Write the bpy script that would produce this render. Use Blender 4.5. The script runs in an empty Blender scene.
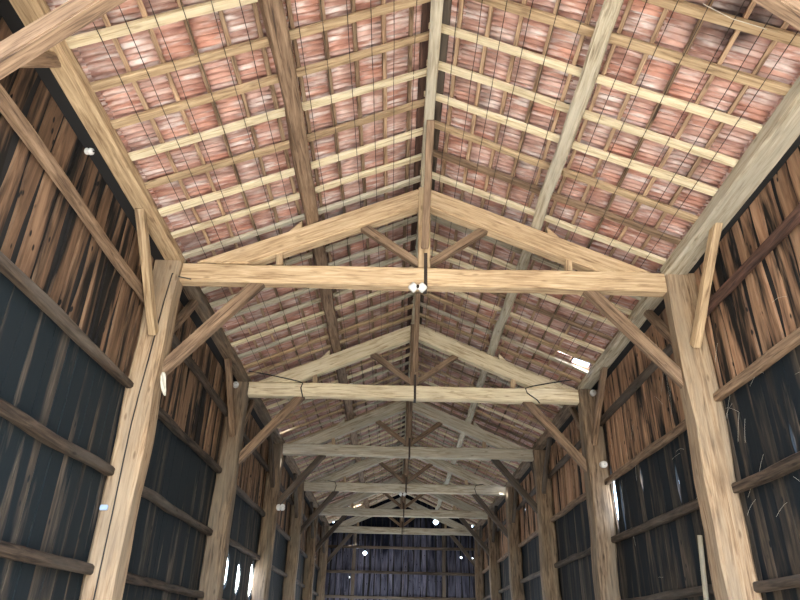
import bpy, bmesh, math, random
from mathutils import Vector, Matrix, noise
random.seed(7)
scn = bpy.context.scene
COL = scn.collection
H = 1.6                      # eye height above the floor; every z below is given from eye level
D1, S = 7.927, 4.779         # front of the nearest full tie beam, truss spacing
NT = 7                       # trusses, counted from the one overhead
def dy(i): return D1 + (i - 1) * S
Y0, Y1 = -1.7, dy(6) + 0.34  # open near end, far wall
PZ, M = 6.2, 0.435           # rafter underside: z = PZ - M*|x|
def P(x): return PZ - M * abs(x)
ORD = ['overhead', 'nearest full', 'second', 'third', 'fourth', 'fifth', 'sixth and farthest']
NUM = ['first', 'second', 'third', 'fourth', 'fifth', 'sixth', 'seventh', 'eighth', 'ninth', 'tenth', 'eleventh', 'twelfth', 'thirteenth', 'fourteenth']
SIDE = {-1: 'left', 1: 'right'}

# ------------------------------------------------------------------ materials
def srgb(r, g, b):
    f = lambda c: (c / 12.92 if c <= 0.04045 else ((c + 0.055) / 1.055) ** 2.4)
    return (f(r / 255), f(g / 255), f(b / 255), 1)
class N:
    def __init__(s, name):
        s.m = bpy.data.materials.new(name); s.m.use_nodes = True
        s.t = s.m.node_tree; s.t.nodes.clear()
        s.out = s.n('ShaderNodeOutputMaterial'); s.b = s.n('ShaderNodeBsdfPrincipled')
        s.l(s.b.outputs[0], s.out.inputs[0])
    def n(s, k, **kw):
        o = s.t.nodes.new(k)
        for a, v in kw.items(): setattr(o, a, v)
        return o
    def l(s, a, b): s.t.links.new(a, b)
    def noise(s, vec, scale, detail=4, rough=.55, dist=0):
        o = s.n('ShaderNodeTexNoise'); s.l(vec, o.inputs['Vector'])
        o.inputs['Scale'].default_value = scale; o.inputs['Detail'].default_value = detail
        o.inputs['Roughness'].default_value = rough; o.inputs['Distortion'].default_value = dist
        return o.outputs['Fac']
    def ramp(s, fac, stops):
        o = s.n('ShaderNodeValToRGB'); s.l(fac, o.inputs[0])
        e = o.color_ramp.elements
        while len(e) < len(stops): e.new(.5)
        for i, (p, c) in enumerate(stops):
            e[i].position = p; e[i].color = c if isinstance(c, tuple) else (c, c, c, 1)
        return o.outputs[0]
    def mix(s, f, a, b, mode='MIX'):
        o = s.n('ShaderNodeMix', data_type='RGBA', blend_type=mode)
        for i, v in ((0, f), (6, a), (7, b)):
            if hasattr(v, 'is_output'): s.l(v, o.inputs[i])
            else: o.inputs[i].default_value = v
        return o.outputs[2]
    def math(s, op, a, b=0., c=0., clamp=False):
        o = s.n('ShaderNodeMath', operation=op, use_clamp=clamp)
        for i, v in enumerate((a, b, c)):
            if hasattr(v, 'is_output'): s.l(v, o.inputs[i])
            else: o.inputs[i].default_value = v
        return o.outputs[0]
    def mapping(s, scale, rand=None):
        tc = s.n('ShaderNodeTexCoord'); mp = s.n('ShaderNodeMapping')
        mp.inputs['Scale'].default_value = scale
        v = tc.outputs['Object']
        if rand is not None:
            add = s.n('ShaderNodeVectorMath', operation='ADD'); s.l(v, add.inputs[0])
            sc = s.n('ShaderNodeCombineXYZ')
            for i in range(3): s.l(s.math('MULTIPLY', rand, 37.3 + 11 * i), sc.inputs[i])
            s.l(sc.outputs[0], add.inputs[1]); v = add.outputs[0]
        s.l(v, mp.inputs[0]); return mp.outputs[0]
    def bump(s, fac, strength=.4, dist=.01):
        o = s.n('ShaderNodeBump'); o.inputs['Strength'].default_value = strength
        o.inputs['Distance'].default_value = dist
        s.l(fac, o.inputs['Height']); s.l(o.outputs[0], s.b.inputs['Normal'])

def timber(name, light, mid, dark, blotch=.35, vary=.22, rough=.75, grey=None):
    """sawn timber, grain along local X, each object its own tone"""
    k = N(name)
    r = k.n('ShaderNodeObjectInfo').outputs['Random']
    v = k.mapping((1.3, 16, 16), r)
    g = k.noise(v, 1.6, 6, .6, .6)
    c = k.ramp(g, [(.3, dark), (.47, mid), (.68, light)])
    fine = k.noise(k.mapping((3, 90, 90), r), 1.0, 3)
    c = k.mix(k.math('MULTIPLY', k.ramp(fine, [(.52, 0.), (.7, 1.)]), .35), c, dark)
    big = k.noise(k.mapping((.9, 2.4, 2.4), r), 1.3, 3)
    c = k.mix(k.math('MULTIPLY', k.ramp(big, [(.5, 0.), (.7, 1.)]), blotch), c, dark)
    if grey: c = k.mix(k.math('MULTIPLY', k.ramp(k.noise(k.mapping((.5, 3, 3), r), 1.1, 4), [(.42, 0.), (.62, 1.)]), .6), c, grey)
    # knots
    vo = k.n('ShaderNodeTexVoronoi'); k.l(k.mapping((1.7, 5, 5), r), vo.inputs['Vector']); vo.inputs['Scale'].default_value = 1.2
    c = k.mix(k.math('MULTIPLY', k.ramp(vo.outputs['Distance'], [(.05, 1.), (.13, 0.)]), .65), c, dark)
    hs = k.n('ShaderNodeHueSaturation'); k.l(c, hs.inputs['Color'])
    k.l(k.math('MULTIPLY_ADD', r, vary * 2, 1 - vary), hs.inputs['Value']); hs.inputs['Saturation'].default_value = .86
    k.l(hs.outputs[0], k.b.inputs['Base Color'])
    k.b.inputs['Roughness'].default_value = rough
    k.b.inputs['Specular IOR Level'].default_value = .25
    k.bump(k.math('ADD', g, fine), .45, .006)
    return k.m
W = {}
W['tie'] = timber('tan sawn timber', srgb(216, 190, 148), srgb(190, 160, 116), srgb(136, 106, 72), .2, .08)
W['post'] = timber('weathered post timber', srgb(188, 160, 122), srgb(158, 128, 92), srgb(92, 70, 48), .5, .1, .8, srgb(152, 136, 112))
W['greypost'] = timber('grey weathered timber', srgb(156, 132, 102), srgb(120, 98, 74), srgb(58, 46, 34), .55, .12, .85, srgb(120, 110, 94))
W['pale'] = timber('pale fresh timber', srgb(236, 224, 190), srgb(218, 202, 160), srgb(166, 140, 102), .2, .1)
W['tan'] = timber('aged tan timber', srgb(200, 174, 132), srgb(170, 142, 102), srgb(112, 86, 58), .3, .12)
W['brown'] = timber('brown timber', srgb(158, 130, 100), srgb(126, 100, 74), srgb(70, 53, 40), .4, .12)
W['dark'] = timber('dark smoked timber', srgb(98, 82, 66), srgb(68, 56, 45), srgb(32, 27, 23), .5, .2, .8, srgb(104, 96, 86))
W['red'] = timber('dark red painted timber', srgb(106, 74, 60), srgb(80, 56, 46), srgb(42, 31, 27), .5, .1)
W['grey'] = timber('silvery timber', srgb(210, 202, 178), srgb(182, 170, 142), srgb(120, 106, 82), .3, .1, .8, srgb(182, 178, 160))
W['batten'] = timber('thin tile batten timber', srgb(196, 166, 128), srgb(156, 124, 92), srgb(80, 60, 44), .5, .35)

def boarding(name, c1, c2, c3, black, z_full, z_none, base, zfade=None, streak=None, smin=0.0):
    """upright boards; black weather staining whose amount depends on the noise and the course"""
    k = N(name)
    at = k.n('ShaderNodeAttribute', attribute_name='rnd').outputs['Fac']
    v = k.mapping((4.5, 4.5, .5))
    off = k.n('ShaderNodeVectorMath', operation='ADD'); k.l(v, off.inputs[0])
    cx = k.n('ShaderNodeCombineXYZ')
    for i in range(3): k.l(k.math('MULTIPLY', at, 61. + 17 * i), cx.inputs[i])
    k.l(cx.outputs[0], off.inputs[1]); v = off.outputs[0]
    g = k.noise(v, 2.2, 6, .62, .5)
    c = k.ramp(g, [(.3, c3), (.48, c2), (.68, c1)])
    hs = k.n('ShaderNodeHueSaturation'); k.l(c, hs.inputs['Color'])
    k.l(k.math('MULTIPLY_ADD', at, .6, .7), hs.inputs['Value']); hs.inputs['Saturation'].default_value = .86; c = hs.outputs[0]
    st = k.noise(v, .62, 5, .6, .3)
    sep = k.n('ShaderNodeSeparateXYZ'); k.l(k.n('ShaderNodeTexCoord').outputs['Object'], sep.inputs[0])
    h = k.n('ShaderNodeMapRange', clamp=True); k.l(sep.outputs[2], h.inputs[0])
    for i, x in enumerate((z_none, z_full, base[0], base[1])): h.inputs[1 + i].default_value = x
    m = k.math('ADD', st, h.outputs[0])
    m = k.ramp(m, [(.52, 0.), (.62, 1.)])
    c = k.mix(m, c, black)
    vo = k.n('ShaderNodeTexVoronoi'); k.l(k.mapping((4.6, 4.6, 2.2)), vo.inputs['Vector']); vo.inputs['Scale'].default_value = 1.5
    c = k.mix(k.ramp(vo.outputs['Distance'], [(.09, 1.), (.15, 0.)]), c, black)
    k.l(c, k.b.inputs['Base Color'])
    k.b.inputs['Roughness'].default_value = .8
    k.b.inputs['Specular IOR Level'].default_value = .2
    k.bump(g, .5, .006)
    return k.m
BLK = srgb(30, 28, 27)
W['board_up'] = boarding('brown boards with black weathering', srgb(178, 138, 100), srgb(154, 114, 80), srgb(118, 84, 58), BLK, 2.8 + H, 4.2 + H, (-.26, .035))
W['board_up_left'] = boarding('brown boards with heavy black weathering', srgb(148, 114, 82), srgb(118, 88, 62), srgb(76, 56, 42), BLK, 2.8 + H, 4.7 + H, (-.12, .05))
W['board_low'] = boarding('tarred boards with bare streaks', srgb(106, 94, 80), srgb(72, 65, 57), srgb(42, 42, 41), srgb(29, 37, 42), 2.7 + H, -.6 + H, (.11, .2))
W['board_low_r'] = boarding('blackened tarred boards', srgb(96, 82, 68), srgb(62, 56, 48), srgb(38, 38, 38), srgb(22, 29, 35), 2.7 + H, -.6 + H, (.09, .2))
W['board_end'] = boarding('grey end boards with cool light tint', srgb(98, 98, 116), srgb(68, 70, 88), srgb(32, 36, 52), srgb(17, 21, 36), 4.4 + H, 1 + H, (-.12, .2))  # cool light put into the grey board colours, blacker towards the top
k = N('black backing'); k.b.inputs['Base Color'].default_value = srgb(28, 28, 29); k.b.inputs['Roughness'].default_value = .9; W['back'] = k.m

def tiles():
    k = N('terracotta tile underside')
    at = k.n('ShaderNodeAttribute', attribute_name='rnd').outputs['Fac']
    uv = k.n('ShaderNodeAttribute', attribute_name='tuv').outputs['Vector']
    def mp(sc, o):
        m = k.n('ShaderNodeMapping'); m.inputs['Scale'].default_value = sc
        ad = k.n('ShaderNodeVectorMath', operation='ADD'); k.l(uv, ad.inputs[0])
        cx = k.n('ShaderNodeCombineXYZ'); k.l(k.math('MULTIPLY', at, o), cx.inputs[2]); k.l(cx.outputs[0], ad.inputs[1])
        k.l(ad.outputs[0], m.inputs[0]); return m.outputs[0]
    c = k.ramp(k.noise(mp((14, 3, 1), 31), 1, 4), [(.3, srgb(144, 100, 88)), (.5, srgb(182, 136, 120)), (.7, srgb(206, 164, 148))])
    hs = k.n('ShaderNodeHueSaturation'); k.l(c, hs.inputs['Color'])
    k.l(k.math('MULTIPLY_ADD', at, .3, .84), hs.inputs['Value'])
    k.l(k.math('MULTIPLY_ADD', k.math('FRACT', k.math('MULTIPLY', at, 7.31)), .3, .78), hs.inputs['Saturation']); c = hs.outputs[0]
    # rib highlights painted as pale streaks down the tile, dark mould patches over several tiles
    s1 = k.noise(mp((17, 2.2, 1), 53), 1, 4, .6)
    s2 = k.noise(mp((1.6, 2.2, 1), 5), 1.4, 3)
    shine = k.math('MULTIPLY', k.ramp(s1, [(.48, 0.), (.62, 1.)]), k.ramp(s2, [(.38, .25), (.6, 1.)]))
    c = k.mix(k.math('MULTIPLY', shine, .8), c, srgb(228, 218, 214))
    tc = k.n('ShaderNodeTexCoord').outputs['Object']
    d = k.noise(tc, 1.1, 5, .6)
    c = k.mix(k.math('MULTIPLY', k.ramp(d, [(.55, 0.), (.72, 1.)]), .6), c, srgb(84, 66, 60))
    dst = k.n('ShaderNodeVectorMath', operation='DISTANCE'); k.l(tc, dst.inputs[0]); dst.inputs[1].default_value = (2.72, 4.1, 5.12)
    soot = k.math('ADD', dst.outputs['Value'], k.math('MULTIPLY', k.math('SUBTRACT', k.noise(tc, 2.6, 4), .5), .9))
    c = k.mix(k.ramp(soot, [(.15, .9), (.6, 0.)]), c, srgb(52, 42, 42))
    k.l(c, k.b.inputs['Base Color']); k.b.inputs['Roughness'].default_value = .55
    k.bump(s1, .25, .004)
    return k.m
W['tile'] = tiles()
def plain(name, c, rough=.6, metal=0., bumpy=0):
    k = N(name)
    f = k.noise(k.mapping((1, 1, 1)), 14, 4)
    k.l(k.mix(k.ramp(f, [(.35, 0.), (.65, 1.)]), tuple(x * .8 for x in c[:3]) + (1,), c), k.b.inputs['Base Color'])
    k.b.inputs['Roughness'].default_value = rough; k.b.inputs['Metallic'].default_value = metal
    if bumpy: k.bump(f, .4, .01)
    return k.m
W['iron'] = plain('rusty dark iron', srgb(58, 48, 42), .65, .4)
W['wire'] = plain('dark wire', srgb(48, 40, 36), .6, .3)
W['cable'] = plain('black cable', srgb(24, 23, 22), .5)
W['white'] = plain('white porcelain', srgb(232, 234, 232), .25)
W['rag'] = plain('off white cloth', srgb(214, 212, 198), .9)
W['glint'] = plain('pale blue light colour', srgb(168, 192, 226), .35)
W['floor'] = plain('pale packed sand floor', srgb(200, 194, 182), .95, 0, 1)
W['ground'] = plain('pale gravel yard', srgb(190, 186, 176), .95, 0, 1)

# ------------------------------------------------------------------ mesh helpers
def link(name, me, mat, parent=None, loc=(0, 0, 0), rot=None):
    if mat is not None and not me.materials: me.materials.append(mat)
    o = bpy.data.objects.new(name, me); COL.objects.link(o)
    o.location = Vector(loc) + Vector((0, 0, H))
    if rot is not None: o.rotation_mode = 'QUATERNION'; o.rotation_quaternion = rot
    if parent is not None:
        o.location = Vector(loc) + Vector((0, 0, H)) - parent.location; o.parent = parent
    return o
def tag(o, label, cat, group=None):
    o['label'] = label; o['category'] = cat
    if group: o['group'] = group
    return o
def struct(o, label=None):
    o['kind'] = 'structure'
    if label: o['label'] = label
    return o
def thing(name, loc, label, cat, group=None):
    o = bpy.data.objects.new(name, None); COL.objects.link(o)
    o.location = Vector(loc) + Vector((0, 0, H)); o.empty_display_size = .2
    return tag(o, label, cat, group)
CACHE = {}
def log_mesh(L, w, h, wob=.006, cham=.014, seed=0, seglen=.35, taper=0):
    key = (round(L, 3), round(w, 3), round(h, 3), wob, cham, seed, seglen, taper)
    if key in CACHE: return CACHE[key]
    n = max(2, int(L / seglen)); bm = bmesh.new(); rings = []
    for i in range(n + 1):
        x = -L / 2 + L * i / n
        f = 1 + taper * (i / n - .5)
        def nz(a): return noise.noise(Vector((x * 1.1 + seed * 7.7, a * 5.3, seed * 3.1))) * wob
        a, b = w / 2 * f, h / 2 * f
        oy, oz = nz(1) * 1.6, nz(2) * 1.6
        pts = []
        for q, (sy, sz) in enumerate(((-1, -1), (1, -1), (1, 1), (-1, 1))):
            c = cham * (1 + 1.2 * noise.noise(Vector((x * .8, q * 4.1, seed * 2.3)))) if cham else 0
            c = max(c, .002)
            e1, e2 = nz(3 + q), nz(8 + q)
            p1 = (sy * a + oy + e1, sz * (b - c) + oz + e2); p2 = (sy * (a - c) + oy + e1, sz * b + oz + e2)
            pts += [p1, p2] if q in (1, 3) else [p2, p1]
        # order round the section
        pts = [pts[i] for i in (1, 0, 3, 2, 5, 4, 7, 6)] if False else pts
        cxx = sum(p[0] for p in pts) / 8; cyy = sum(p[1] for p in pts) / 8
        pts.sort(key=lambda p: math.atan2(p[1] - cyy, p[0] - cxx))
        rings.append([bm.verts.new((x, p[0], p[1])) for p in pts])
    for i in range(n):
        for j in range(8):
            bm.faces.new((rings[i][j], rings[i][(j + 1) % 8], rings[i + 1][(j + 1) % 8], rings[i + 1][j]))
    bm.faces.new(rings[0][::-1]); bm.faces.new(rings[-1])
    bmesh.ops.recalc_face_normals(bm, faces=bm.faces)
    me = bpy.data.meshes.new('timber'); bm.to_mesh(me); bm.free()
    CACHE[key] = me; return me
def frame(p0, p1, up):
    X = (Vector(p1) - Vector(p0)).normalized(); Z = Vector(up); Z = (Z - X * Z.dot(X)).normalized(); Y = Z.cross(X)
    return Matrix((X, Y, Z)).transposed().to_quaternion()
def beam(name, p0, p1, w, h, mat, parent=None, up=(0, 0, 1), seed=None, shared=False, **kw):
    p0, p1 = Vector(p0), Vector(p1)
    if seed is None: seed = random.randint(0, 9999)
    me = log_mesh((p1 - p0).length, w, h, seed=seed, **kw)
    if me.materials and me.materials[0] != mat: me = me.copy(); me.materials.clear()
    return link(name, me, mat, parent, (p0 + p1) / 2, frame(p0, p1, up))
def prism(name, poly, y0, y1, mat, parent=None, bevel=.012, axis=None):
    """poly in (x,z), extruded from y0 to y1; local X runs along `axis` so the grain follows the timber"""
    axis = axis or (Vector((poly[1][0], 0, poly[1][1])) - Vector((poly[0][0], 0, poly[0][1])))
    X = Vector(axis).normalized(); Y = Vector((0, 1, 0)); Z = X.cross(Y).normalized()
    R = Matrix((X, Y, Z)).transposed()
    c = Vector((sum(p[0] for p in poly) / len(poly), (y0 + y1) / 2, sum(p[1] for p in poly) / len(poly)))
    bm = bmesh.new(); Ri = R.transposed()
    a = [bm.verts.new(Ri @ (Vector((p[0], y0, p[1])) - c)) for p in poly]
    b = [bm.verts.new(Ri @ (Vector((p[0], y1, p[1])) - c)) for p in poly]
    bm.faces.new(a); bm.faces.new(b[::-1]); n = len(poly)
    for i in range(n): bm.faces.new((a[i], b[i], b[(i + 1) % n], a[(i + 1) % n]))
    bmesh.ops.recalc_face_normals(bm, faces=bm.faces)
    if bevel: bmesh.ops.bevel(bm, geom=bm.edges[:], offset=bevel, segments=2, affect='EDGES', clamp_overlap=True)
    me = bpy.data.meshes.new(name); bm.to_mesh(me); bm.free()
    return link(name, me, mat, parent, c, R.to_quaternion())
def tube_bm(bm, pts, r, k=6):
    pts = [Vector(p) for p in pts]; rings = []
    for i, p in enumerate(pts):
        d = (pts[min(i + 1, len(pts) - 1)] - pts[max(i - 1, 0)]).normalized()
        u = d.cross(Vector((0.31, .2, .93))).normalized(); v = d.cross(u)
        rings.append([bm.verts.new(p + (u * math.cos(t) + v * math.sin(t)) * r) for t in [2 * math.pi * j / k for j in range(k)]])
    for i in range(len(pts) - 1):
        for j in range(k): bm.faces.new((rings[i][j], rings[i][(j + 1) % k], rings[i + 1][(j + 1) % k], rings[i + 1][j]))
    bm.faces.new(rings[0][::-1]); bm.faces.new(rings[-1])
def tube(name, pts, r, mat, parent=None, k=6):
    c = Vector(pts[0]); bm = bmesh.new(); tube_bm(bm, [Vector(p) - c for p in pts], r, k)
    me = bpy.data.meshes.new(name); bm.to_mesh(me); bm.free()
    for f in me.polygons: f.use_smooth = True
    return link(name, me, mat, parent, c)
def box_bm(bm, lo, hi):
    r = bmesh.ops.create_cube(bm, size=1)
    for v in r['verts']: v.co = Vector(((lo[i] + hi[i]) / 2 + v.co[i] * (hi[i] - lo[i]) for i in range(3)))
def lathe(name, prof, mat, parent=None, loc=(0, 0, 0), rot=None, k=20, sx=1):
    bm = bmesh.new(); rings = []
    for r, z in prof: rings.append([bm.verts.new((max(r, .0005) * sx * math.cos(2 * math.pi * j / k), max(r, .0005) * math.sin(2 * math.pi * j / k), z)) for j in range(k)])
    for i in range(len(prof) - 1):
        for j in range(k): bm.faces.new((rings[i][j], rings[i][(j + 1) % k], rings[i + 1][(j + 1) % k], rings[i + 1][j]))
    bm.faces.new(rings[0][::-1]); bm.faces.new(rings[-1])
    bmesh.ops.recalc_face_normals(bm, faces=bm.faces)
    me = bpy.data.meshes.new(name); bm.to_mesh(me); bm.free()
    for f in me.polygons: f.use_smooth = True
    return link(name, me, mat, parent, loc, rot)

# ------------------------------------------------------------------ setting: ground, floor
def slab(name, lo, hi, mat):
    bm = bmesh.new(); box_bm(bm, lo, hi); me = bpy.data.meshes.new(name); bm.to_mesh(me); bm.free()
    return struct(link(name, me, mat))
slab('floor', (-3.9, Y0, -H - .1), (3.9, Y1 + .1, -H), W['floor'])
slab('ground', (-60, -60, -H - .3), (60, 90, -H - .101), W['ground'])

# ------------------------------------------------------------------ boarded walls
def board_wall(name, a0, a1, z0, z1, put, mat, wid, holes=(), gap=.006, wane=.0, thick=.024, seed=0, top=None, back=None, nz=14, backs=True, jit=.006, openings=(), far=None):
    """boards along a (the wall's run); put(a, d, z) -> point, d = depth into the room; holes bow the joint they sit on"""
    rnd = random.Random(seed)
    cuts = [a0]
    hs = sorted([h for h in holes if h[1] + h[3] > z0 and h[1] - h[3] < z1])
    fixed = sorted([h[0] for h in hs] + [e for d_ in openings for e in d_[:2]]) + [a1]
    a = a0
    for f in fixed:
        while f - a > wid * 1.5: a += (wid * (.7 if far and a > far else 1)) * rnd.uniform(.75, 1.25); cuts.append(a)
        if f - cuts[-1] < wid * .4 and len(cuts) > 1: cuts[-1] = f
        else: cuts.append(f)
        a = f
    bm = bmesh.new(); ly = bm.verts.layers.float.new('rnd')
    def bow(e, z, s):
        o = 0
        for h in hs:
            if abs(h[0] - e) < 1e-6:
                t = (z - h[1]) / h[3]
                if abs(t) < 1: o = max(o, h[2] * (1 - abs(t) ** 1.7))
        return s * o
    def strip(e0, e1, d0, th, r, g, wn, sd):
        zt = (lambda a: top(a)) if top else (lambda a: z1)
        zs = sorted(set([z0 + (z1 - z0) * i / nz for i in range(nz + 1)] + [h[1] + h[3] * t / 6 for h in hs if abs(h[0] - e0) < 1e-6 or abs(h[0] - e1) < 1e-6 for t in range(-6, 7) if z0 < h[1] + h[3] * t / 6 < z1]))
        rings = []
        for d_ in openings:
            if d_[0] - 1e-4 <= e0 and e1 <= d_[1] + 1e-4 and d_[2] < z1: zs = [d_[2]] + [z for z in zs if z > d_[2] + .01]
        for z in zs:
            l = e0 + g + wn * max(0, noise.noise(Vector((sd * 9.1, z * .9, 3.3))) + .25)
            rr = e1 - g - wn * max(0, noise.noise(Vector((sd * 5.7, z * .9, 8.8))) + .25)
            l = max(l, e0 + bow(e0, z, 1)); rr = min(rr, e1 + bow(e1, z, -1))
            if rr < l + .012: m_ = (l + rr) / 2; l, rr = m_ - .006, m_ + .006
            zl, zr = (min(z, zt(l)), min(z, zt(rr)))
            vs = [bm.verts.new(put(*q)) for q in ((l, d0, zl), (rr, d0, zr), (rr, d0 + th, zr), (l, d0 + th, zl))]
            for v in vs: v[ly] = r
            rings.append(vs)
        for i in range(len(zs) - 1):
            for j in range(4): bm.faces.new((rings[i][j], rings[i][(j + 1) % 4], rings[i + 1][(j + 1) % 4], rings[i + 1][j]))
        bm.faces.new(rings[0][::-1]); bm.faces.new(rings[-1])
    for i in range(len(cuts) - 1):
        strip(cuts[i], cuts[i + 1], rnd.uniform(0, jit), thick, rnd.random(), gap * rnd.uniform(.3, 1.4), wane, i + seed * 100)
    nb = len(bm.faces)
    if backs:
        bc = sorted(([0.] if top else []) + [a0] + [h[0] for h in hs] + [e for d_ in openings for e in d_[:2]] + [a1])
        for i in range(len(bc) - 1): strip(bc[i], bc[i + 1], -.016, .012, .5, 0, 0, 0)
    bmesh.ops.recalc_face_normals(bm, faces=bm.faces)
    me = bpy.data.meshes.new(name)
    for i, f in enumerate(bm.faces): f.material_index = 0 if i < nb else 1
    bm.to_mesh(me); bm.free(); me.materials.append(mat); me.materials.append(W['back'])
    return me
XW = 3.775
def holes_for(lst): return [tuple(h) for h in lst]
HL = [(14.5, 1.18, .36, .36), (15.7, 1.12, .36, .36), (17.17, 1.19, .4, .44), (24.6, 1.75, .26, .4), (29.3, 2.3, .25, .12), (29.9, 1.6, .25, .3), (30.6, 3.1, .22, .08), (23.2, 2.55, .16, .06)]
HR = [(12.5, 2.42, .12, .62), (12.1, 2.2, .063, .5), (11.0, 2.45, .056, .22), (9.6, 2.1, .049, .3), (6.62, 1.9, .034, .22), (6.2, 1.1, .032, .4), (22.6, 2.55, .17, .05), (28.5, 3.55, .2, .07), (28.9, 3.5, .2, .06), (21.3, 3.7, .16, .06)]
ZM = 2.76
for s, HH, mu, mlow in ((-1, HL, W['board_up_left'], W['board_low']), (1, HR, W['board_up'], W['board_low_r'])):
    put = (lambda a, d, z, s=s: (s * (XW - d), a, z))
    # put: d>0 moves into the room
    up = board_wall('boards', Y0, Y1 + .05, ZM, 4.672, put, mu, .27, HH, .012, .085, .03, 3 + s)
    low = board_wall('boards', Y0, Y1 + .05, -H, ZM, put, mlow, .27, HH, .004, .006, .022, 13 + s, openings=[(18.2, 21.6, .78), (27.7, 30.9, 1.2)])  # unseen low side openings added to let cool skylight into the far bays
    wl = struct(link('wall_' + SIDE[s], low, None), SIDE[s] + ' wall of tarred upright boards')
    cu = link('upper_boarding', up, None, wl, (0, 0, 0)); cu.location = (0, 0, 0)
    cu['label'] = 'bare brown boards above the middle rail of the ' + SIDE[s] + ' wall'
HE = [(1.595, 4.93, .13, .13), (-1.668, 3.494, .1, .1), (-2.389, 2.461, .09, .09), (2.75, 3.4, .05, .05), (3.25, 3.35, .09, .07), (2.7, 4.5, .05, .06), (-2.5, 4.5, .05, .05), (-3.2, 4.85, .05, .06), (3.1, 4.85, .04, .08), (3.3, 4.8, .04, .07)]
me = board_wall('boards', -XW, XW, -H, 6.36, lambda a, d, z: (a, Y1 - d, z), W['board_end'], .3, HE, .01, .07, .03, 31, top=lambda a: P(a) + .1, nz=30, openings=[(-2.3, 2.1, 1.25)])
struct(link('wall_end', me, None), 'far gable wall of upright grey boards tinted for bluish light')

# ------------------------------------------------------------------ tiled roof
GA = .31                                             # batten spacing, measured level
BX = [.27 + GA * k_ for k_ in range(10)] + [3.40, 3.72, 4.05]
TILE_UP = .11
broken = [(3.33, 12.0), (3.05, 11.85), (-3.37, 16.7), (3.29, 21.75), (-1.93, 30.68), (-2.38, 30.8)]
def roof_mesh():
    bm = bmesh.new(); lr = bm.verts.layers.float.new('rnd'); lt = bm.verts.layers.float_vector.new('tuv')
    TW = .215; rnd = random.Random(5)
    prof = [(0, .0), (.07, .022), (.16, .026), (.24, .004), (.34, .0), (.41, .024), (.5, .027), (.58, .004), (.68, .0), (.75, .024), (.86, .027), (.94, .004), (1.06, .004)]
    for s in (-1, 1):
        xs = [.03] + BX
        for r in range(len(xs) - 1):
            x_hi, x_lo = xs[r], xs[r + 1] + .06
            y = Y0 - .15 + (r % 2) * .02
            while y < Y1 + .2:
                dzt = rnd.uniform(-.004, .006); rr = rnd.random(); sk = rnd.uniform(-.006, .006)
                cx_, cy_ = s * (x_hi + x_lo) / 2, y + TW / 2
                if any(abs(cx_ - b[0]) < .156 and abs(cy_ - b[1]) < TW * .5 for b in broken): y += TW; continue
                rows = []
                for v in (0, 1):
                    x = x_hi + (x_lo - x_hi) * v
                    row = []
                    for u, hgt in prof:
                        z = P(x) + TILE_UP + hgt + v * .022 + dzt + (.004 if u > 1 else 0)
                        q = bm.verts.new((s * x, y + u * TW + sk * v, z)); q[lr] = rr
                        q[lt] = Vector((u * TW, (x_hi + (x_lo - x_hi) * v) , 0)); row.append(q)
                    rows.append(row)
                for j in range(len(prof) - 1): bm.faces.new((rows[0][j], rows[0][j + 1], rows[1][j + 1], rows[1][j]))
                y += TW
    # half round ridge tiles
    y = Y0 - .15
    while y < Y1 + .2:
        rr = rnd.random(); rows = []
        for yy in (y, y + .36):
            row = []
            for j in range(9):
                t = math.pi * j / 8
                q = bm.verts.new((.16 * math.cos(t), yy, PZ + TILE_UP - .02 + .1 * math.sin(t) + (.012 if yy > y else 0))); q[lr] = rr
                q[lt] = Vector((.2 * j / 8, yy - y, 0)); row.append(q)
            rows.append(row)
        for j in range(8): bm.faces.new((rows[0][j], rows[0][j + 1], rows[1][j + 1], rows[1][j]))
        y += .34
    for f in bm.faces: f.normal_update(); f.smooth = True
    for f in bm.faces:
        if f.normal.z < 0: f.normal_flip()
    me = bpy.data.meshes.new('ceiling'); bm.to_mesh(me); bm.free(); return me
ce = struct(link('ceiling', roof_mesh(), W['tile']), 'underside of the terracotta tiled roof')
md = ce.modifiers.new('tile thickness', 'SOLIDIFY'); md.thickness = .012; md.offset = 1

# ------------------------------------------------------------------ tile battens
for s in (-1, 1):
    for k_, bx in enumerate(BX[:10] + [3.44]):
        z = P(bx) + .06 + .021
        o = beam('tile_batten', (s * bx, Y0, z), (s * bx, Y1, z), .046, .04, W['batten'], up=(s * M, 0, 1), wob=.004, cham=.004, seglen=.6)
        tag(o, 'thin brown tile batten, %s below the ridge board on the %s roof slope' % (NUM[k_], SIDE[s]), 'batten', 'tile battens')
    z = P(.11) + .06 + .014
    o = beam('ridge_board', (s * .115, Y0, z), (s * .115, Y1, z), .1, .026, W['red' if s < 0 else 'dark'], up=(s * M, 0, 1), wob=.004, cham=.004, seglen=.6)
    tag(o, 'wide %s board along the %s side of the ridge' % ('reddish' if s < 0 else 'dark grey', SIDE[s]), 'board')

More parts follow.
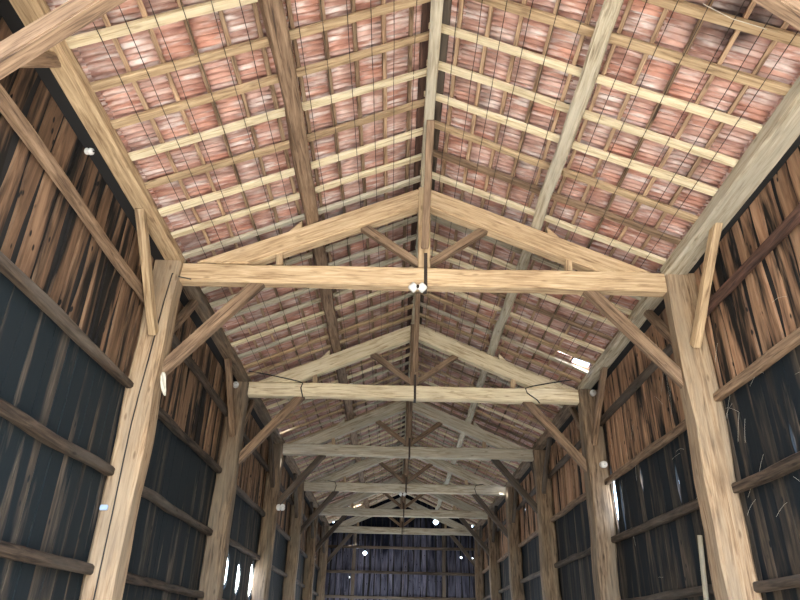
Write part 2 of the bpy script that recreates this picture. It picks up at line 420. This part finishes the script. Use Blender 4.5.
# ------------------------------------------------------------------ common rafters
kinds = ['pale', 'pale', 'grey', 'tan', 'brown', 'pale', 'grey', 'tan']
seqL = ['pale', 'pale', 'pale', 'tan', 'tan', 'pale', 'tan', 'pale', 'pale']
seqR = ['tan', 'tan', 'tan', 'pale', 'pale', 'pale', 'tan', 'brown', 'pale']
RS = .531
nrm = math.hypot(1, M)
for s in (-1, 1):
    base = (4.80 if s < 0 else 4.685) ; n0 = int((base - Y0 - .2) / RS); rnd = random.Random(11 + s)
    y = base - n0 * RS; cnt = {}
    while y < Y1 - .15:
        yy = y + rnd.uniform(-.012, .012)
        bay = int(math.floor((yy - dy(0) + .05) / S)); cnt[bay] = cnt.get(bay, 0) + 1
        i = cnt[bay] - 1
        if bay <= 0: m = (seqL if s < 0 else seqR)[i % 9]
        else: m = rnd.choice(kinds)
        w = .105 + rnd.uniform(-.012, .006); t = .052
        xa, xb = -.11 * s, 3.48 * s
        off = Vector((s * M / nrm, 0, 1 / nrm)) * (t / 2)
        za = PZ - M * (-.11) ; zb = P(3.48)
        a = Vector((xa, yy, za)) + off; b = Vector((xb, yy + rnd.uniform(-.035, .035), zb)) + off
        o = beam('common_rafter', a, b, w, t, W[m], up=(s * M, 0, 1), wob=.008, cham=.006, seglen=.3)
        if bay < 0: where = 'before the overhead truss'
        elif bay >= 6: where = 'behind the farthest truss'
        else: where = 'beyond the %s truss' % ORD[bay]
        tag(o, '%s rafter on the %s roof slope, %s %s' % ({'pale': 'pale', 'tan': 'tan', 'brown': 'brown', 'grey': 'greyish'}[m], SIDE[s], NUM[i], where), 'rafter', 'common rafters on the %s slope' % SIDE[s])
        y += RS

# ------------------------------------------------------------------ wires under the rafters
for s in (-1, 1):
    for k_ in range(13):
        x = .225 + .2415 * k_
        if k_ == 6 and False: continue
        pts = []; yy = Y0 + .1; kk = 0
        while yy < Y1 - .1:
            pts.append((s * x + random.uniform(-.006, .006), yy, P(x) - .007 - .003 * (kk % 2))); yy += RS; kk += 1
        o = tube('roof_wire', pts, .0042, W['wire'], k=5)
        tag(o, 'thin dark wire strung under the rafters of the %s slope, %s down from the ridge' % (SIDE[s], NUM[k_]), 'wire', 'wires under the rafters')

# ------------------------------------------------------------------ long timbers
o = beam('ridge_beam', (0, Y0, 6.085), (0, Y1 - .05, 6.085), .13, .17, W['grey'], wob=.012, cham=.015, seglen=.4)
tag(o, 'long pale ridge beam running overhead to the far wall', 'beam')
for s in (-1, 1):
    c = Vector((s * 1.66, 0, P(1.66))) - Vector((s * M / nrm, 0, 1 / nrm)) * .087
    o = beam('purlin', (c.x, Y0, c.z), (c.x, Y1 - .05, c.z), .19 if s < 0 else .16, .17, W['brown' if s < 0 else 'grey'], up=(s * M, 0, 1), wob=.022, cham=.02, seglen=.35)
    tag(o, 'brown purlin running under the left roof slope' if s < 0 else 'silvery purlin running under the right roof slope', 'beam')
# wall plates, one length per bay
def plate(s, ya, yb, mat, big):
    xi, xo = 3.38 - big, 3.585 + big
    zb = 4.58 - big * .6
    L = yb - ya; n = int(L / .3); bm = bmesh.new(); rings = []
    sd = random.random() * 90
    for i in range(n + 1):
        x = -L / 2 + L * i / n
        w1 = noise.noise(Vector((x * .9, sd, 0))) * .022; w2 = noise.noise(Vector((x * .9, sd, 5))) * .018
        pts = [(xi + w1 + .02, zb + w2), (xo, zb + w2), (xo, P(xo) - .012), (xi + w1, P(xi + w1) - .012), (xi + w1 - .004, zb + w2 + .025)]
        rings.append([bm.verts.new((x, s * p[0], p[1])) for p in pts])
    for i in range(n):
        for j in range(5): bm.faces.new((rings[i][j], rings[i][(j + 1) % 5], rings[i + 1][(j + 1) % 5], rings[i + 1][j]))
    bm.faces.new(rings[0]); bm.faces.new(rings[-1][::-1])
    # local X = +Y world, local Y = -X world would flip; rotate points instead
    for v in bm.verts: v.co = Vector((v.co.x, -v.co.y, v.co.z))
    bmesh.ops.recalc_face_normals(bm, faces=bm.faces)
    me = bpy.data.meshes.new('wall_plate'); bm.to_mesh(me); bm.free()
    q = Matrix(((0, -1, 0), (1, 0, 0), (0, 0, 1))).to_quaternion()
    return link('wall_plate', me, mat, None, (0, (ya + yb) / 2, 0), q)
ends = [Y0] + [dy(i) + .1 for i in range(0, 6)] + [Y1 - .04]
for s in (-1, 1):
    for b in range(len(ends) - 1):
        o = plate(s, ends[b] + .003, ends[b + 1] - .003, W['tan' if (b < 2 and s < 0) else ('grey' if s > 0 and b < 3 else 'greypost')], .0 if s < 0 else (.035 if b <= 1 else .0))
        wh = 'reaching back over the camera to the overhead truss' if b == 0 else 'from the %s truss to the %s truss' % (ORD[b - 1], ORD[b])
        tag(o, 'wall plate on the %s wall %s' % (SIDE[s], wh), 'beam', 'wall plates')

for s in (-1, 1):   # board closing the eaves between plate and wall
    bm = bmesh.new(); box_bm(bm, (min(s * 3.585, s * 3.742), Y0, 4.60), (max(s * 3.585, s * 3.742), Y1 - .04, 4.625))
    me = bpy.data.meshes.new('eaves'); bm.to_mesh(me); bm.free()
    struct(link('trim_%d' % (1 if s < 0 else 2), me, W['back']), 'dark board closing the eaves along the %s wall' % SIDE[s])
# ------------------------------------------------------------------ trusses
def truss(i):
    d = dy(i)
    lab = {0: 'roof truss overhead, only its knee bracing showing at the top of the photo', 1: 'nearest full roof truss with broad tan tie beam and white fitting',
           2: 'second roof truss, pale principal rafters, black cables at its tie ends', 3: 'third roof truss, greyish tie beam beyond the cabled one',
           4: 'fourth roof truss, small white fitting under its tie centre', 5: 'fifth roof truss, dim and small near the far gable', 6: 'sixth roof truss standing against the far gable wall'}[i]
    t = thing('roof_truss', (0, d + .1, 4.33), lab, 'truss', 'roof trusses')
    tm = W['tie'] if i in (0, 1) else (W['pale'] if i == 2 else W['grey'])
    pm = W['tie'] if i in (0, 1) else (W['pale'] if i == 2 else W['grey'])
    beam('tie_beam', (-3.372, d + .1, 4.475), (3.345, d + .1, 4.475), .2, .285, tm, t, wob=.012, cham=.022)
    for s in (-1, 1):
        top = lambda x: P(x) - .192
        bot = lambda x: P(x) - .192 - .325
        xt = (PZ - .192 - 4.622) / M; xb = (PZ - .192 - .325 - 4.622) / M
        poly = [(s * xt, 4.62), (s * .088, top(.088)), (s * .088, bot(.088)), (s * xb, 4.62)]
        prism('principal_rafter', poly, d - .01, d + .19, pm, t, .016)
        poly = [(s * .088, 4.66), (s * .93, bot(.93)), (s * .80, bot(.80)), (s * .088, 4.79)]
        prism('strut', [poly[0], poly[1], poly[2], poly[3]], d + .04, d + .15, W['brown'], t, .01)
        poly = [(s * 1.975, 4.622), (s * 2.0, bot(2.0) + .002), (s * 2.085, bot(2.085) + .002), (s * 2.07, 4.622)]
        prism('stud', poly, d + .01, d + .1, W['tan'], t, .006)
        # wedge cleat that stops the purlin sliding down
        poly = [(s * 1.775, top(1.775) + .002), (s * 1.775, top(1.775) + .14), (s * 1.98, top(1.98) + .002)]
        prism('purlin_cleat', poly, d + .03, d + .15, pm, t, .006, axis=(1, 0, -M * s))
    beam('king_post', (0, d + .095, 4.62), (0, d + .095, 5.998), .175, .17, W['tan' if i < 2 else 'brown'], t, up=(0, 1, 0), wob=.006, cham=.014)
    # iron stirrup strap round the tie beam
    bm = bmesh.new()
    box_bm(bm, (-.024, -.115, .285), (.024, -.108, .52)); box_bm(bm, (-.024, -.118, -.012), (.024, -.111, .3))
    box_bm(bm, (-.024, -.118, -.012), (.024, .118, -.004)); box_bm(bm, (-.024, .111, -.012), (.024, .118, .5))
    me = bpy.data.meshes.new('strap'); bm.to_mesh(me); bm.free()
    link('strap', me, W['iron'], t, (.02, d + .1, 4.325))
    return t
for i in range(NT): truss(i)

# ridge braces: from the foot of each king post up to the ridge beam on the camera side
for i in range(0, NT):
    d = dy(i)
    o = beam('ridge_brace', (.005, d - .03, 4.92), (.02, d - 1.43, 6.0), .1, .075, W['brown'], up=(0, -.6, -.8), wob=.006, cham=.01)
    tag(o, 'brown brace from king post foot to ridge beam at the %s truss' % ORD[i], 'brace', 'ridge braces')

# ------------------------------------------------------------------ posts, knee braces, plate braces
def post(s, i):
    d = dy(i) + .06
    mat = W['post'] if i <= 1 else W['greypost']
    w = .355 if s < 0 else .385
    xc = s * ((3.375 if s < 0 else 3.345) + w / 2)
    L = 4.575 + H
    me = log_mesh(L, w, .34, wob=.02 if s < 0 else .03, cham=.035, seed=200 + i * 2 + s, seglen=.3)
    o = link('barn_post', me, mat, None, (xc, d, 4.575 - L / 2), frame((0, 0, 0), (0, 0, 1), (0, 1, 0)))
    lab = {0: 'big timber post on the %s wall under the overhead truss', 1: 'big nearest timber post on the %s wall under the first tie beam', 6: 'farthest timber post on the %s wall in the gable corner'}.get(i, 'timber post on the %%s wall under the %s truss' % ORD[i])
    tag(o, lab % SIDE[s], 'post', 'barn posts')
for i in range(NT):
    for s in (-1, 1):
        post(s, i); d = dy(i)
        poly = [(s * 3.372, 2.93), (s * 2.20, 4.328), (s * 2.41, 4.328), (s * 3.372, 3.18)]
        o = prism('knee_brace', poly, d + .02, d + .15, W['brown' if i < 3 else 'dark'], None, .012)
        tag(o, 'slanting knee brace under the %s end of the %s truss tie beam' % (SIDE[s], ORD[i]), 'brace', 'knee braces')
        for e in (-1, 1):
            if (i == 0 and e < 0) or (i == NT - 1 and e > 0): continue
            yp = d + .06 + e * .17
            xs = s * 3.51
            a = Vector((xs, yp + e * .02, 3.46 if e < 0 else 3.6)); b = Vector((xs, yp + e * (1.2 if e < 0 else .95), 4.60))
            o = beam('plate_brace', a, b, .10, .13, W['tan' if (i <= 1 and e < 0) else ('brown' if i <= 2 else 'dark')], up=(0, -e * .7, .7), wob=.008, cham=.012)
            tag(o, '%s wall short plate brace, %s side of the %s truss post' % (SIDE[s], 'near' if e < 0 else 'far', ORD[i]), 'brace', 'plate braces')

# ------------------------------------------------------------------ wall rails, one per bay and level
RZ = [(3.9, .115, 'top'), (2.755, .11, 'second'), (1.685, .11, 'third'), (.61, .11, 'lowest')]
for s in (-1, 1):
    for b in range(-1, 6):
        ya = Y0 + .05 if b < 0 else dy(b) + .24
        yb = (dy(b + 1) - .115) if b < 5 else dy(6) - .115
        if b == 5: yb = dy(6) - .115
        if b == 5: pass
        if b < 0: continue
        for j, (z, hh, nm) in enumerate(RZ):
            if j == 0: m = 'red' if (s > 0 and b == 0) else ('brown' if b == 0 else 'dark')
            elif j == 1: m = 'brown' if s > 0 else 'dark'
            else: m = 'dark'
            zz = z + random.uniform(-.03, .03)
            o = beam('wall_rail', (s * 3.678, ya, zz + random.uniform(-.02, .02)), (s * 3.678, yb, zz), .11, hh, W[m], wob=.011, cham=.02, seglen=.22)
            tag(o, '%s rail up the %s wall between the %s and %s truss posts' % (nm, SIDE[s], ORD[b], ORD[b + 1]), 'rail', 'wall rails')

# ------------------------------------------------------------------ far gable framing
YE = Y1 - .03
for s, x in ((-1, -2.15), (1, 1.95)):
    o = beam('gable_post', (x, YE - .09, -H), (x, YE - .09, P(x) - .02), .16, .12, W['dark'], up=(0, 1, 0), wob=.012)
    tag(o, 'slim upright post on the far gable wall, %s of the middle' % SIDE[s], 'post', 'gable posts')
for z, nm in ((3.73, 'highest'), (2.67, 'middle'), (1.64, 'lowest')):
    o = beam('gable_rail', (-3.6, YE - .16, z), (3.6, YE - .16, z), .06, .12, W['dark'], wob=.012)
    tag(o, '%s cross rail on the far gable wall' % nm, 'rail', 'gable rails')

# ------------------------------------------------------------------ small fittings
def fitting(i, label):
    d = dy(i)
    t = thing('ceiling_fitting', (-.09, d - .02, 4.30), label, 'light fitting', 'white fittings under the tie beams')
    for s in (-1, 1):
        bm = bmesh.new(); bmesh.ops.create_uvsphere(bm, u_segments=16, v_segments=10, radius=1)
        for v in bm.verts: v.co = Vector((v.co.x * .07, v.co.y * .05, v.co.z * (.08 - .045 * abs(v.co.x))))
        me = bpy.data.meshes.new('lobe'); bm.to_mesh(me); bm.free()
        for f in me.polygons: f.use_smooth = True
        link('lobe', me, W['white'], t, (-.09 + s * .06, d - .05, 4.27))
    lathe('socket', [(.03, 0), (.034, .015), (.028, .04), (.02, .05)], W['iron'], t, (-.09, d - .062, 4.25))
    lathe('bolt', [(.012, -.004), (.014, .0), (.012, .03)], W['iron'], t, (-.09, d - .095, 4.265), Vector((0, -1, -.4)).to_track_quat('Z', 'Y'))
fitting(1, 'white two-lobed fitting with dark bolt under the nearest tie beam')
fitting(4, 'small white fitting under the middle of the fourth truss tie beam')

def insulator(loc, label, toward, size=1.):
    t = thing('insulator', loc, label, 'insulator', 'white insulators on the posts')
    q = Vector(toward).to_track_quat('Z', 'Y')
    lathe('knob', [(.02 * size, 0), (.035 * size, .01), (.038 * size, .03 * size), (.024 * size, .04 * size), (.024 * size, .05 * size), (.04 * size, .06 * size), (.036 * size, .085 * size), (.012 * size, .095 * size)], W['white'], t, loc, q)
    lathe('screw', [(.006, 0), (.008, .01), (.006, .016)], W['iron'], t, Vector(loc) + Vector(toward).normalized() * .095 * size, q)
insulator((-3.60, dy(2) - .115, 4.47), 'white insulator on the left post of the second truss near its tie beam', (.3, -1, 0), 1.5)
insulator((3.60, dy(2) - .115, 4.48), 'white insulator on the right post of the second truss near its tie beam', (-.2, -1, -.1), 1.6)
insulator((3.62, dy(2) - .115, 3.06), 'white insulator halfway up the right post of the second truss', (0, -1, -.2), 1.7)
insulator((-3.36, dy(3) - .0, 2.95), 'white insulator on the left post of the third truss', (1, -.3, 0), 2.2)
insulator((-3.735, 5.56, 4.58), 'white insulator on the left wall boards under the nearest wall plate', (1, -.2, -.2), 1.)
# pale cloth scrap on the nearest left post
bm = bmesh.new()
outline = [(0, .10, .035), (.02, .05, .05), (.035, -.02, .055), (.06, -.10, .045), (.085, -.17, .025), (.095, -.20, .008)]
rows = []
for x, z, w in outline:
    rows.append([bm.verts.new((x + (j - 2) / 2 * w * .7, .025 * math.sin(j * 1.4 + z * 9), z + (j - 2) * .008)) for j in range(5)])
for a, b in zip(rows, rows[1:]):
    for j in range(4): bm.faces.new((a[j], a[j + 1], b[j + 1], b[j]))
me = bpy.data.meshes.new('rag'); bm.to_mesh(me); bm.free()
o = link('cloth_scrap', me, W['rag'], None, (-3.33, dy(1) - .04, 2.85)); md = o.modifiers.new('t', 'SOLIDIFY'); md.thickness = .008
o.modifiers.new('s', 'SUBSURF').render_levels = 2
tag(o, 'off-white cloth scrap dangling from the nearest left post below its knee brace', 'cloth')
# pale blue patch of light on the post, built as a small block
bm = bmesh.new(); box_bm(bm, (-.045, -.02, -.03), (.045, .012, .03)); bmesh.ops.bevel(bm, geom=bm.edges[:], offset=.008, segments=2, affect='EDGES')
me = bpy.data.meshes.new('glint'); bm.to_mesh(me); bm.free()
o = link('glint_block', me, W['glint'], None, (-3.655, dy(1) - .13, 1.27)); tag(o, 'patch of pale blue light built as a block low on the nearest left post', 'glint')
# cable down the nearest left post and along the tie beam
yc = dy(1) - .125
pts = [(-3.2, dy(1) - .015, 4.335), (-3.36, dy(1) - .03, 4.36), (-3.43, yc, 4.36)] + [(-3.44 - .11 * min(1, t * 3), yc - .004 * math.sin(t * 20), 4.36 - 5.9 * t) for t in [j / 14 for j in range(1, 15)]]
tag(tube('post_cable', pts, .008, W['cable']), 'black cable running down the front of the nearest left post', 'cable')
for s in (-1, 1):
    d = dy(2) - .002
    x1 = 2.27
    pts = [(s * 3.4, d - .02, 4.83), (s * 3.1, d - .002, 4.79), (s * 2.7, d - .012, 4.71), (s * (x1 + .1), d - .012, 4.64), (s * x1, d - .018, 4.6), (s * (x1 + .03), d - .014, 4.5), (s * (x1 + .02 - (.03 if s < 0 else -.2)), d - .014, 4.36), (s * (x1 + .02 - (.05 if s < 0 else -.25)), d - .01, 4.29)]
    tag(tube('tie_cable', pts, .012, W['cable']), 'black cable looped from the second truss %s post down over its tie beam' % SIDE[s], 'cable', 'black cables on the second truss')
    d = dy(4) - .002
    pts = [(s * 2.6, d - .012, 4.66), (s * 2.35, d - .014, 4.62), (s * 2.3, d - .014, 4.5), (s * 2.36, d - .014, 4.3)]
    tag(tube('tie_cable', pts, .012, W['cable']), 'black cable hooked over the fourth truss tie beam on the %s' % SIDE[s], 'cable', 'black cables on the fourth truss')
tag(tube('hanging_wire', [(.03, dy(5) - .02, 4.32), (.05, dy(5) - .02, 2.5), (.04, dy(5) - .02, .4)], .009, W['dark']), 'thin grey wire hanging straight down from the fifth truss', 'wire')
# leaning pole
o = beam('leaning_pole', (3.58, 9.25, -H), (3.58, 8.83, 1.27), .06, .05, W['grey'], up=(1, 0, 0), wob=.006, cham=.01)
tag(o, 'thin pale pole leaning upright against the dark right wall', 'pole')
# stray pale cord near the top right
tag(tube('stray_cord', [(2.35, 4.02, P(2.35) - .012), (2.6, 4.06, P(2.6) - .04), (2.9, 4.08, P(2.9) - .012)], .004, W['rag']), 'thin pale cord drooping under the tiles at the top right', 'cord')
# cobwebs on the right wall
bm = bmesh.new(); rnd = random.Random(4)
for k_ in range(46):
    y = rnd.choice([rnd.uniform(5.2, 7.7), rnd.uniform(8.5, 12.2)]); z = rnd.choice([1.75, 2.7, 2.7, 1.2, 3.6]) + rnd.uniform(-.35, .1)
    p = Vector((3.70, y, z)); pts = [p]
    dv = Vector((rnd.uniform(-.02, .0), rnd.uniform(-1, 1), rnd.uniform(-1, .6))).normalized()
    for j in range(4): p = p + dv * rnd.uniform(.03, .1) + Vector((0, 0, -.008 * j)); pts.append(Vector((min(p.x, 3.72), p.y, p.z)))
    tube_bm(bm, pts, .0011, 4)
me = bpy.data.meshes.new('cobweb'); bm.to_mesh(me); bm.free()
o = link('cobweb', me, W['rag']); o['kind'] = 'stuff'; tag(o, 'dusty cobweb threads clinging to the dark right wall', 'cobweb')

# ------------------------------------------------------------------ light: sun and sky through the open end behind the camera
w = bpy.data.worlds.new('sky'); scn.world = w; w.use_nodes = True
nt = w.node_tree; bg = nt.nodes['Background']
sky = nt.nodes.new('ShaderNodeTexSky'); sky.sky_type = 'NISHITA'; sky.sun_disc = False
sky.sun_elevation = math.radians(50); sky.sun_rotation = math.radians(180); sky.dust_density = 2.0
nt.links.new(sky.outputs[0], bg.inputs[0]); bg.inputs[1].default_value = .5
ld = bpy.data.lights.new('sun', 'SUN'); ld.energy = 7.0; ld.angle = math.radians(.6); ld.color = (1, .98, .95)
so = bpy.data.objects.new('sun', ld); COL.objects.link(so); so.location = (0, -20, 30)
el = math.radians(50)
so.rotation_euler = Vector((0, math.cos(el), -math.sin(el))).to_track_quat('-Z', 'Y').to_euler()

# ------------------------------------------------------------------ camera
cd = bpy.data.cameras.new('camera'); co = bpy.data.objects.new('camera', cd); COL.objects.link(co)
f, pitch, roll, yaw, cx = 656.87, .4770, .0234, .0002, -.3272
cp, sp = math.cos(pitch), math.sin(pitch)
fw = Vector((0, cp, sp)); up = Vector((0, -sp, cp)); rt = Vector((1, 0, 0))
rt, up = rt * math.cos(roll) + up * math.sin(roll), up * math.cos(roll) - rt * math.sin(roll)
m = Matrix((rt, up, -fw)).transposed().to_4x4(); m.translation = Vector((cx, 0, H)); co.matrix_world = m
cd.sensor_width = 36; cd.lens = f / 800 * 36; cd.clip_start = .05; cd.clip_end = 300
scn.camera = co
vs = scn.view_settings; vs.view_transform = 'Standard'; vs.look = 'None'; vs.gamma = 1; vs.use_curve_mapping = False
vs.exposure = 2.25
scn.cycles.max_bounces = 8; scn.cycles.diffuse_bounces = 5; scn.cycles.use_denoising = True
